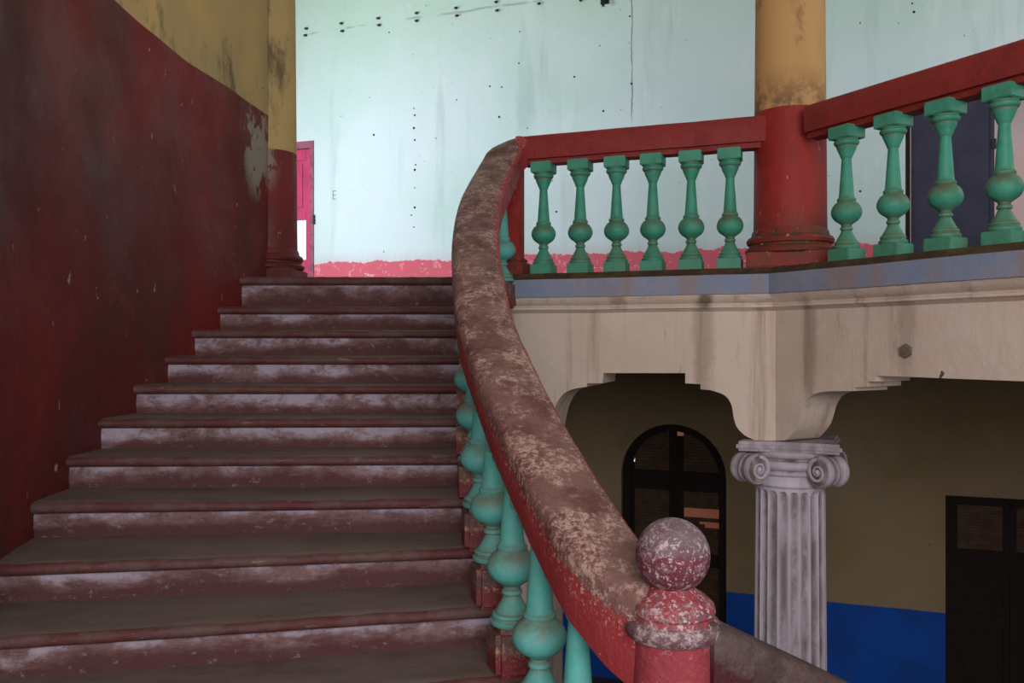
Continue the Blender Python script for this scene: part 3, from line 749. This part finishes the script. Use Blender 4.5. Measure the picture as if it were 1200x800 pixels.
# right lower double door, square top
dd = bpy.data.objects.new('door_4', None); C.objects.link(dd); put(dd, (W0.x, W0.y, LF), WRZ); dd['kind'] = 'structure'
bm = bmesh.new()
box(bm, dC[0], dC[0]+.06, .04, .2, 0, ctop); box(bm, dC[1]-.06, dC[1], .04, .2, 0, ctop); box(bm, dC[0]+.06, dC[1]-.06, .04, .2, ctop-.05, ctop)
me('door_frame', bm, 'darkwood', dd)
mid = (dC[0]+dC[1])/2
zr = lambda y: zpx(y, wd(.55))-LF
for a, b in ((dC[0]+.062, mid-.003), (mid+.003, dC[1]-.062)):
    bm = bmesh.new(); s_ = .055
    box(bm, a, a+s_, .08, .12, .02, ctop-.052); box(bm, b-s_, b, .08, .12, .02, ctop-.052)
    box(bm, a+s_, b-s_, .08, .12, ctop-.10, ctop-.052); box(bm, a+s_, b-s_, .08, .12, zr(670), zr(647)); box(bm, a+s_, b-s_, .08, .12, .02, .22); box(bm, a+s_, b-s_, .08, .12, 1.0, 1.1)
    box(bm, a+s_, b-s_, .095, .11, .22, zr(670)); box(bm, a+s_+.05, b-s_-.05, .086, .1, 1.17, zr(670)-.07, .006); box(bm, a+s_+.05, b-s_-.05, .086, .1, .29, .93, .006)
    lf = me('door_leaf', bm, 'darkwood', dd)
    leaf_louvre(lf, a+s_, b-s_, zr(647), ctop-.10, .105, pitch=.03)
# pink door upper left
pd = bpy.data.objects.new('door_1', None); C.objects.link(pd); put(pd, (W0.x, W0.y, UF), WRZ); pd['kind'] = 'structure'
bm = bmesh.new(); box(bm, dA[0], dA[0]+.06, -.015, .15, 0, 2.09); box(bm, dA[1]-.055, dA[1], -.015, .15, 0, 2.09); box(bm, dA[0]+.06, dA[1]-.055, -.015, .15, 2.0, 2.09)
me('door_frame', bm, 'pinkframe', pd)
bm = bmesh.new(); a, b = dA[0]+.062, dA[1]-.057; st = .085
zA = lambda y: zpx(y, wd(-.245))-UF
box(bm, a, a+st, .03, .07, .01, 1.998, .004); box(bm, b-st, b, .03, .07, .01, 1.998, .004)
for z0, z1 in ((zA(187), 1.998), (zA(257), zA(247)), (zA(312), zA(304)), (.01, .16)): box(bm, a+st, b-st, .03, .07, z0, z1)
box(bm, a+st, b-st, .045, .06, zA(247), zA(187)); box(bm, a+st+.05, b-st-.05, .038, .05, zA(247)+.05, zA(187)-.05, .006)
box(bm, a+st, b-st, .045, .06, .16, zA(312)); 
me('door_leaf', bm, 'pinkdoor', pd)
bm = bmesh.new(); box(bm, dA[1]-.002, dA[1]+.02, -.03, .0, 1.02, 1.14, .004); me('hinge', bm, 'iron', pd)
# navy door upper right
nd = bpy.data.objects.new('door_2', None); C.objects.link(nd); put(nd, (W0.x, W0.y, UF), WRZ); nd['kind'] = 'structure'
bm = bmesh.new(); box(bm, dB[0], dB[0]+.05, .0, .2, 0, 2.07); box(bm, dB[1]-.05, dB[1], .0, .2, 0, 2.07); box(bm, dB[0]+.05, dB[1]-.05, .0, .2, 2.0, 2.07); me('door_frame', bm, 'darkwood', nd)
sb0, sb1 = ws(.468), ws(.563)
bm = bmesh.new(); box(bm, sb0, sb1, .02, .06, .01, 1.99, .004)
box(bm, sb0+.28, sb0+.30, .012, .03, 1.05, 1.9)
box(bm, sb1-.02, sb1+.02, .01, .07, .01, 1.99, .004)
me('door_leaf', bm, 'navy', nd)
bm = bmesh.new(); box(bm, sb0-.012, sb0-.003, .0, .04, .01, 1.99); me('door_edge', bm, 'palepink', nd)
bm = bmesh.new()
for z in (.55, .95, 1.4): box(bm, sb1-.01, sb1+.035, .0, .03, z, z+.1, .004)
me('hinge', bm, 'iron', nd)
# sunlit walls outside the doors
bm = bmesh.new(); box(bm, 1.5, 5, 2.6, 2.8, 0, 2.6); o = put(me('wall_outside_lower', bm, 'salmon'), (W0.x, W0.y, LF+.3), WRZ); o['kind'] = 'structure'
bm = bmesh.new(); box(bm, 4.3, 9.5, 2.4, 2.6, 0, 2.6); o = put(me('wall_outside_upper', bm, 'palepink'), (W0.x, W0.y, UF), WRZ); o['kind'] = 'structure'

# ------------------------------------------------------------------ pegs, nail holes and scribble on the mint wall
def on_wall(px, y, off=0):
    u = (px-600)/1000; D = wd(u); return (ws(u), -off, zpx(y, D)-UF)
bm = bmesh.new(); bmesh.ops.create_cone(bm, cap_ends=True, segments=8, radius1=.018, radius2=.012, depth=.07, matrix=Matrix.Rotation(math.pi/2+.35, 4, 'X'))
peg = me('wall_peg', bm, 'iron', wb); first = True
for px, y in ((360, 34), (359, 42), (401, 28), (402, 37), (444, 22), (445, 30), (489, 16), (489, 25), (535, 10), (536, 19), (582, 3), (583, 13), (632, 5), (681, 1)):
    p_ = peg if first else copy(peg, wb); first = False; p_.location = on_wall(px, y, .02)
bm = bmesh.new(); bmesh.ops.create_uvsphere(bm, u_segments=8, v_segments=4, radius=.011)
nh = me('nail_hole', bm, 'iron', wb); first = True
for px, y in ((485, 127), (486, 135), (485, 150), (486, 164), (487, 193), (486, 199), (486, 220), (486, 243), (482, 252), (485, 266), (609, 37), (608, 74), (585, 137), (535, 117), (673, 90), (707, 130), (738, 19), (740, 98), (618, 150), (1008, 27), (1069, 4), (1071, 14), (574, 101), (588, 102), (652, 248), (1008, 224), (456, 38), (438, 158)):
    p_ = nh if first else copy(nh, wb); first = False; p_.location = on_wall(px, y, 0); q = random.uniform(.7, 1.5); p_.scale = (q, .6, q)
# bent hook at the top
bm = bmesh.new(); box(bm, -.012, .012, -.09, 0, -.012, .012); box(bm, -.012, .012, -.09, -.068, -.08, .012); box(bm, -.05, .05, -.006, 0, -.03, .03)
o = me('wall_hook', bm, 'iron', wb); o.location = on_wall(709, 2, 0)
tx = bpy.data.curves.new('scribbled_letter', 'FONT'); tx.body = 'E'; tx.size = .17; tx.extrude = .0008; tx.offset = -.004; tx.materials.append(M['pencil'])
o = bpy.data.objects.new('scribbled_letter', tx); C.objects.link(o); o.parent = wb; o.location = on_wall(389, 234, .001); o.rotation_euler = (math.pi/2, 0, 0); o.scale = (.8, 1, 1)
